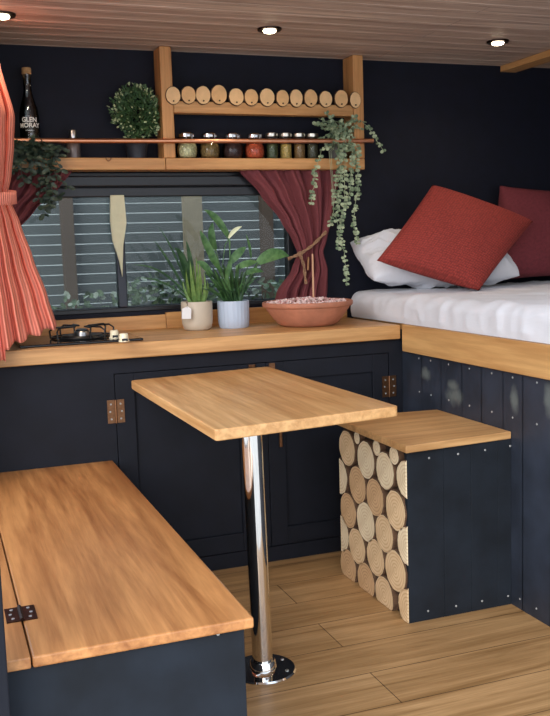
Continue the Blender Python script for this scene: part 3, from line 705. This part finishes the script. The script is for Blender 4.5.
for k in range(34):
    tip = at(random.uniform(314, 362), random.uniform(112, 158), y=random.uniform(3.63, 3.70)); mid = top.lerp(tip, .55)+Vector((0, -.01, .03))
    strand(m, [top, mid, tip], .013, .017, .015, (0, 1, 1))
for i, (px0, px1) in enumerate(((329, 332), (331, 333))):
    m.mi = 0; m.tube([top, at(px0, 152, y=3.655), at(px1, 185, y=3.65), at(px1, 206, y=3.65)], .0010, 5)
m.build('foliage', [EUC, EUCD], eu)
# dark ivy at the left end
ivx = .46
iv = thing('potted_ivy', (.44, 3.71, ZS1), 'dark leafy ivy trailing over the shelf left end', 'plant')
ip = at(41, 152, y=3.72)
MB().lathe(ip.x+.005, 3.715, ZS1, [(0, 0), (.022, 0), (.026, .038), (.028, .04), (.028, .046), (.024, .046), (.023, .04), (0, .038)], 24).build('pot', WHITEC, iv, smooth=True)
m = MB(); top = Vector((ip.x+.005, 3.712, ZS1+.045))
for pl in ([(30, 150), (14, 158), (8, 168)], [(25, 152), (20, 168), (24, 182)], [(45, 160), (42, 180), (38, 198)], [(50, 152), (58, 152), (60, 158)], [(52, 165), (58, 178), (68, 186)],
           [(48, 165), (52, 190), (50, 208)], [(36, 160), (30, 172), (33, 186)], [(40, 165), (47, 184), (44, 214)], [(55, 150), (60, 147), (66, 150)], [(20, 148), (12, 150), (6, 158)], [(34, 146), (26, 144), (18, 146)], [(47, 205), (55, 200), (58, 196)]):
    yy = random.uniform(3.63, 3.66); strand(m, [top, at(pl[0][0], pl[0][1]-3, y=yy)]+[at(a, b, y=yy) for a, b in pl], .017, .030, .017, (0,), .0015, .5)
for k in range(15):
    tip = at(random.uniform(5, 64), random.uniform(143, 172), y=random.uniform(3.63, 3.67)); strand(m, [top, top.lerp(tip, .5)+Vector((0, -.02, .02)), tip], .018, .030, .017, (0,))
m.build('foliage', IVY, iv)

# ================================================================ curtains
def lerp_rows(rows, z):
    rows = sorted(rows, key=lambda r: -r[0])
    if z >= rows[0][0]: return rows[0][1:]
    for a, b in zip(rows, rows[1:]):
        if a[0] >= z >= b[0]:
            t = (a[0]-z)/(a[0]-b[0]); t2 = t*t*(3-2*t)*.4+t*.6
            return tuple(p+(q-p)*t2 for p, q in zip(a[1:], b[1:]))
    return rows[-1][1:]
def curtain(rows, yc, folds, amp, nu, nv, us, ydir=None, phase=0, hem=None):
    """rows: (z, left x, right x, fold depth factor)"""
    zt, zb = max(r[0] for r in rows), min(r[0] for r in rows); m = MB()
    def P(u, v):
        z = zt+(zb-zt)*v; l, r, k = lerp_rows(rows, z); 
        uu = u+.012*math.sin(5*v+9*u)
        x = l+(r-l)*uu; f = math.sin(2*math.pi*folds*u+phase+1.2*math.sin(3*v))+.45*math.sin(2*math.pi*folds*2.3*u+2*v)
        yy = yc+amp*k*f
        if ydir: yy += ydir*(u-1)
        if hem: z += hem(u)*v**3
        return (x, yy, z)
    m.surf(P, nu, nv, us, 1); return m
def rope_loop(parent, pts, r=.006):
    m = MB()
    for ph in (0, math.pi):
        fine = []; P = [Vector(p) for p in pts]
        for a, b in zip(P, P[1:]):
            for i in range(10): fine.append(a.lerp(b, i/10))
        fine.append(P[-1]); q = []
        for i, p in enumerate(fine):
            t = (fine[min(i+1, len(fine)-1)]-fine[max(0, i-1)]).normalized(); n = t.orthogonal().normalized(); b = t.cross(n)
            a = i*.55+ph; q.append(p+(n*math.cos(a)+b*math.sin(a))*r*.55)
        m.tube(q, r*.72, 7)
    return m
# right window curtain with its rope
YQ = 3.712
wc = thing('window_curtain', (1.5, YQ, .96), 'burgundy curtain tied with rope right of the window', 'curtain')
rows = [(1.548, 1.235, 1.70, .8), (1.45, 1.325, 1.685, .9), (1.33, 1.42, 1.655, .8), (1.25, 1.468, 1.63, .65), (1.195, 1.490, 1.608, .45), (1.12, 1.462, 1.628, .7), (1.03, 1.395, 1.622, .9), (.965, 1.375, 1.61, 1)]
rows = [(z, l, r, k) for z, l, r, k in rows]
curtain(rows, YQ, 5, .019, 120, 60, 3, phase=.6).build('drape', WINE, wc, smooth=True, sharp=0, solid=.002)
kn = at(300, 254, y=3.685); rk = at(326, 232, y=3.70); tl = at(306, 284, y=3.682)
m = rope_loop(wc, [at(288, 259, y=3.69), kn, at(312, 246, y=3.682), rk, Vector((rk.x+.01, 3.735, rk.z+.005))])
m2 = m.build('rope_tieback', ROPE, wc)
rope_loop(wc, [kn, at(304, 266, y=3.682), tl]).build('rope_tail', ROPE, wc)
m = MB(); m.surf(lambda u, v: kn+Vector((.013*math.sin(math.pi*v)*math.cos(2*math.pi*u), .010*math.sin(math.pi*v)*math.sin(2*math.pi*u), .012*math.cos(math.pi*v))), 14, 8); m.build('knot', ROPE, wc, smooth=True)
b0, b1 = at(308.5, 257, y=3.68), at(308, 270, y=3.68); MB().tube([b0, b1], .0065, 12).build('copper_bead', BRASS, wc)
q = [(.698, 1.452), (.753, 1.452), (.757, 1.34), (.741, 1.25), (.733, 1.121), (.722, 1.19), (.700, 1.27), (.694, 1.35)]
m = MB(); A = [m.bm.verts.new((x, 3.770+.010*math.sin(40*x+9*z), z)) for x, z in q]; B = [m.bm.verts.new((x, 3.758+.010*math.sin(40*x+9*z), z)) for x, z in q]
m.face(A); m.face(B[::-1])
for i in range(len(q)): m.face([A[i], A[(i+1) % len(q)], B[(i+1) % len(q)], B[i]])
tag(m.build('cloth_strip', PALE, origin=(.725, 3.763, 1.452), bevel=.003), 'cream pointed cloth strip hanging over the window bar', 'cloth')
# left window curtain, mostly hidden
wl = thing('window_curtain', (.2, YQ, 1.0), 'dark burgundy curtain behind the ivy left of window', 'curtain')
rows = [(1.548, .10, .545, .8), (1.47, .09, .485, .9), (1.40, .08, .40, .8), (1.30, .09, .31, .5), (1.20, .10, .27, .4), (1.08, .08, .30, .7), (.965, .07, .31, .9)]
curtain(rows, YQ, 6, .016, 90, 50, 3, phase=1.8).build('drape', WINE, wl, smooth=True, sharp=0, solid=.002)
MB().tube([(.09, 3.735, 1.215), (.15, 3.688, 1.20), (.25, 3.688, 1.205), (.28, 3.735, 1.215)], .006, 8).build('rope_tieback', ROPE, wl)
# coral curtain nearest, gathered at the waist
cc2 = thing('coral_curtain', (.2, 3.2, .93), 'coral corduroy curtain gathered at its waist at far left', 'curtain')
rows = [(2.02, .02, .245, 1), (1.88, .02, .277, 1), (1.71, .02, .318, 1.0), (1.60, .04, .308, .9), (1.50, .06, .292, .7), (1.44, .085, .276, .45), (1.41, .085, .283, .5), (1.33, .06, .310, .8), (1.2, .035, .345, 1), (1.05, .02, .385, 1.15), (.925, .015, .41, 1.2)]
curtain(rows, 3.42, 7, .019, 200, 90, 1.3, ydir=.44, phase=0, hem=lambda u: .006*math.sin(2*math.pi*7*u)+(.0+(u-.62)*.10 if u > .62 else -.012*(.62-u)/.12 if u > .5 else -.055)).build('drape', CORAL, cc2, smooth=True, sharp=0, solid=.003)
m = MB(); m.surf(lambda u, v: Vector((.18+.115*math.cos(2*math.pi*u), 3.33+.055*math.sin(2*math.pi*u)+.33*.115*math.cos(2*math.pi*u), 1.425+.022*(v-.5)*2+.01*math.sin(2*math.pi*u))), 40, 3, 3, .2)
m.build('tieback', CORAL, cc2, smooth=True, sharp=0, solid=.006)

# ================================================================ things on the worktop
hob = thing('gas_hob', (.5, 3.49, ZC), 'black glass gas hob with one burner on the worktop', 'hob')
MB().box(.27, .706, 3.30, 3.66, ZC+.0005, ZC+.010).build('glass_plate', HOBGLASS, hob, bevel=.003)
bcx, bcy = .515, 3.49
m = MB(); m.lathe(bcx, bcy, ZC+.010, [(0, 0), (.078, 0), (.080, .004), (.074, .010), (.05, .006), (0, .006)], 36); m.build('burner_bowl', ENAMEL, hob, smooth=True)
m = MB(); m.lathe(bcx, bcy, ZC+.016, [(0, 0), (.030, 0), (.030, .014), (.026, .018), (0, .018)], 28); bh = m.build('burner_head', STEEL, hob, smooth=True)
m = MB(); m.lathe(bcx, bcy, ZC+.034, [(0, 0), (.024, 0), (.024, .005), (.018, .008), (0, .009)], 28); m.build('burner_cap', ENAMEL, bh, smooth=True)
m = MB(); zt2 = ZC+.052
for a in (0, 90, 180, 270):
    c, s_ = math.cos(R(a+20)), math.sin(R(a+20)); f = lambda r, z, o=0: (bcx+r*c-o*s_, bcy+r*s_+o*c, z)
    m.tube([f(.115, ZC+.012, -.03), f(.118, zt2-.012, -.03), f(.105, zt2, -.02), f(.03, zt2, -.004), f(.03, zt2, .004), f(.105, zt2, .02), f(.118, zt2-.012, .03), f(.115, ZC+.012, .03)], .0035, 7)
m.tube([(bcx+.112*math.cos(k*math.pi/12), bcy+.112*math.sin(k*math.pi/12), ZC+.014) for k in range(25)], .0035, 7, False)
m.build('pan_support', ENAMEL, hob, smooth=True)
for px, py in ((114.5, 335.5), (124, 339)):
    p = at(px, py+2, z=ZC+.012); m = MB(); m.lathe(p.x, p.y, ZC+.010, [(0, 0), (.019, 0), (.019, .004), (.0165, .006), (.0155, .026), (.013, .029), (0, .029)], 24); kb = m.build('knob', CREAM, hob, smooth=True); kb['label'] = 'cream control knob'
    m = MB(); m.box(p.x-.010, p.x+.010, p.y-.0185, p.y-.0165, ZC+.013, ZC+.022); m.build('knob_mark', BLACK, kb)
# beige pot: aloe and long thin leaves
def pix(px, py, y): return at(px, py, y=y)
pc = Vector((.995, 3.60, ZC))
pa = thing('potted_aloe', pc, 'spiky green aloe in a smooth beige pot', 'plant')
MB().lathe(pc.x, pc.y, ZC, [(0, 0), (.046, 0), (.056, .008), (.0615, .028), (.0635, .07), (.0635, .113), (.062, .116), (.058, .114), (.058, .10), (0, .10)], 40).build('pot', BEIGE, pa, smooth=True)
MB().lathe(pc.x, pc.y, ZC+.098, [(0, .006), (.04, .005), (.0575, .003), (.0575, .0)], 24).build('soil', SOIL, pa, smooth=True)
m = MB(); taper = lambda t: (1-t)**.7 if t < 1 else 0
so_ = Vector((pc.x, pc.y, ZC+.10))
for px, py, w_, bx_ in ((186, 268, .018, -.02), (190, 260, .022, -.012), (196, 256, .022, .0), (199, 262, .020, .01), (204, 272, .018, .02), (193, 264, .022, -.005), (183, 280, .016, -.03), (207, 280, .016, .03), (201, 276, .02, .012), (188, 280, .018, -.018)):
    tip = pix(px, py, 3.57+random.uniform(-.04, .03)); b = so_+Vector((bx_*.8, random.uniform(-.02, .015), 0)); m.blade(b, b.lerp(tip, .5)+Vector((bx_*.7, -.006, .008)), tip, w_, 6, Vector((random.uniform(-.3, .3), -1, .2)), .35, taper)
m.mi = 1
for (tx, ty), (mx, my), w_ in (((131, 265), (165, 262), .010), ((154, 240), (168, 258), .012), ((134, 278), (165, 275), .008), ((158, 226), (176, 250), .008), ((174, 248), (184, 250), .034), ((178, 254), (190, 262), .026), ((186, 240), (192, 262), .024)):
    tip = pix(tx, ty, 3.55); m.blade(so_+Vector((-.01, .01, 0)), pix(mx, my, 3.57), tip, w_, 10, Vector((0, -1, .5)), .25)
m.build('foliage', [ALOE, LEAFD], pa, smooth=True, sharp=0)
tgp = at(187, 313, y=3.53)
tg = thing('paper_tag', (tgp.x, tgp.y, tgp.z-.02), 'small white paper tag hanging on the beige pot', 'tag')
tx, ty_ = tgp.x-.004, 3.5425
m = MB(); q = [(tx-.019, tgp.z-.022), (tx+.019, tgp.z-.024), (tx+.021, tgp.z+.016), (tx+.006, tgp.z+.026), (tx-.016, tgp.z+.018)]
m.prism(q, 'y', ty_-.016, ty_-.0152); m.build('card', WHITEC, tg)
MB().tube([(tx+.004, ty_-.0160, tgp.z+.02), (tx+.008, ty_-.012, ZC+.117), (tx+.008, ty_-.002, ZC+.119), (tx+.009, ty_+.006, ZC+.112)], .001, 5).build('string', DKH, tg)
# blue pot: peace lily
qc = Vector((1.150, 3.60, ZC))
ql = thing('potted_peace_lily', qc, 'leafy peace lily in a pale blue ribbed pot', 'plant')
MB().lathe(qc.x, qc.y, ZC, [(0, 0), (.056, 0), (.060, .004), (.064, .03), (.065, .108), (.0635, .111), (.060, .108), (.060, .098), (0, .098)], 96, lambda k, i: 1+(.010 if (k//2) % 2 else -.010)*(1 if i in (2, 3, 4) else 0)).build('pot', BLUEC, ql, smooth=True)
MB().lathe(qc.x, qc.y, ZC+.096, [(0, .006), (.04, .005), (.0595, .003), (.0595, .0)], 24).build('soil', SOIL, ql, smooth=True)
m = MB(); so_ = Vector((qc.x, qc.y, ZC+.098))
def lily(root, start, tip, ctrl, w_, y, mi=0, stem=True):
    a = pix(*start, y); m.mi = mi
    b = so_+Vector((root, random.uniform(-.02, .02), 0))
    if stem: m.tube([b, b.lerp(a, .5)+Vector((0, .004, .01)), a], [.0022, .0019, .0015], 6)
    m.blade(a, pix(*ctrl, y-.012), pix(*tip, y-.004), w_*1.3, 8, Vector((random.uniform(-.3, .3), -1, .5)), .22)
for a in ((-.01, (229, 238), (204, 210), (216, 214), .024, 3.58), (-.02, (219, 268), (200, 230), (206, 246), .027, 3.56), (-.015, (216, 250), (213, 222), (208, 236), .026, 3.60), (.02, (258, 263), (289, 256), (274, 250), .042, 3.54),
          (.012, (251, 258), (246, 234), (250, 246), .010, 3.60), (.0, (229, 264), (246, 247), (238, 252), .026, 3.57), (.01, (236, 268), (258, 262), (248, 262), .022, 3.55), (-.01, (222, 272), (208, 256), (214, 262), .020, 3.55),
          (-.02, (212, 275), (196, 262), (203, 262), .022, 3.56), (.015, (244, 275), (264, 272), (254, 268), .018, 3.55), (.0, (226, 280), (232, 258), (228, 268), .018, 3.54)): lily(*a)
m.mi = 1
for k in range(80):
    a = random.uniform(-1, 1); tip = pix(227+a*random.uniform(10, 38), random.uniform(262, 294), random.uniform(3.52, 3.66)); b = so_+Vector((a*.03, random.uniform(-.025, .025), 0)); m.mi = random.choice((0, 1, 1))
    m.blade(b, b.lerp(tip, .6)+Vector((0, 0, random.uniform(.02, .06))), tip, random.uniform(.007, .013), 8, Vector((random.uniform(-.4, .4), -1, .6)), .25)
m.mi = 0
m.tube([so_+Vector((0, -.01, 0)), pix(222, 270, 3.57), pix(225, 245, 3.56), pix(230, 237, 3.56)], .0018, 6); m.tube([so_+Vector((.005, -.01, 0)), pix(230, 262, 3.56), pix(230, 240, 3.56)], .0016, 6)
m.build('foliage', [LEAF, LEAFD], ql, smooth=True, sharp=0)
m = MB(); m.blade(pix(228.5, 238, 3.555), pix(233, 229, 3.545), pix(242, 226.5, 3.55), .017, 8, Vector((.2, -1, .2)), .5)
m.build('flower', PETAL, ql, smooth=True, sharp=0)
# terracotta bowl with gravel and a stick
bc = Vector((1.434, 3.490, ZC))
bw = thing('terracotta_bowl', bc, 'wide ribbed terracotta bowl at the worktop right end', 'bowl')
prof = [(0, 0), (.10, 0), (.112, .004)]
for k in range(1, 9): t = k/8; prof.append((.112+.062*t**.75+(.0012 if k % 2 else -.0012), .004+.074*t))
prof += [(.181, .080), (.186, .086), (.186, .098), (.182, .101), (.174, .098), (.168, .088), (0, .086)]
MB().lathe(bc.x, bc.y, ZC, prof, 64).build('bowl', TERRACOTTA, bw, smooth=True)
m = MB()
for k in range(520):
    a = random.uniform(0, 6.283); r_ = .166*math.sqrt(random.random()); z = ZC+.090+.018*(1-r_/.17)+random.uniform(0, .008); p = Vector((bc.x+r_*math.cos(a), bc.y+r_*math.sin(a), z)); s_ = random.uniform(.005, .010); m.mi = random.choice((0, 0, 1))
    v = [m.bm.verts.new(p+Vector(d)*s_*random.uniform(.7, 1.2)) for d in ((1, 0, 0), (-1, 0, 0), (0, 1, 0), (0, -1, 0), (0, 0, .7), (0, 0, -.7))]
    for q in ((0, 2, 4), (2, 1, 4), (1, 3, 4), (3, 0, 4), (2, 0, 5), (1, 2, 5), (3, 1, 5), (0, 3, 5)): m.face([v[i] for i in q])
g = m.build('gravel', [PEBBLE, plain('pinkish gravel', sr(190, 140, 138), .9, 0, .3, 60)], origin=(bc.x, bc.y, ZC+.08))
tag(g, 'white and pink gravel filling the terracotta bowl', 'gravel', None, 'stuff')
s0, s1 = at(313.5, 300, y=3.60), at(312.5, 254, y=3.645)
tag(MB().tube([s0+Vector((0, 0, -.008)), s1], .0042, 8).build('wooden_stick', plain('pale stick', sr(206, 160, 126), .7), origin=tuple(s0)), 'thin pale wooden stick standing in the terracotta bowl', 'stick')

# ================================================================ ceiling lamps
def lamp(x, label):
    l = thing('ceiling_spotlight', (x, 3.318, CEIL), label, 'lamp', 'recessed ceiling spotlights')
    MB().lathe(x, 3.318, CEIL-.008, [(.025, .0), (.043, 0), (.045, .003), (.045, .0075), (.025, .0075), (.025, .0)], 36).build('bezel', DKH, l, smooth=True)
    e = MB().lathe(x, 3.318, CEIL-.0075, [(0, -.009), (.015, -.0085), (.022, -.006), (.0245, 0), (.0245, .006), (0, .006)], 28).build('lens', LAMP, l, smooth=True); e['label'] = 'glowing warm white lens'
    ld = bpy.data.lights.new('spot_glow', 'SPOT'); ld.energy = 5; ld.color = (1, .80, .56); ld.spot_size = R(150); ld.spot_blend = .8; ld.shadow_soft_size = .02
    lo = bpy.data.objects.new('spot_glow', ld); COL.objects.link(lo); lo.parent = l; lo.location = (0, 0, -.02)
lamp(.284, 'small lit ceiling spotlight above the coral curtain'); lamp(1.241, 'small lit ceiling spotlight between the shelf uprights'); lamp(2.235, 'small lit ceiling spotlight above the bed')
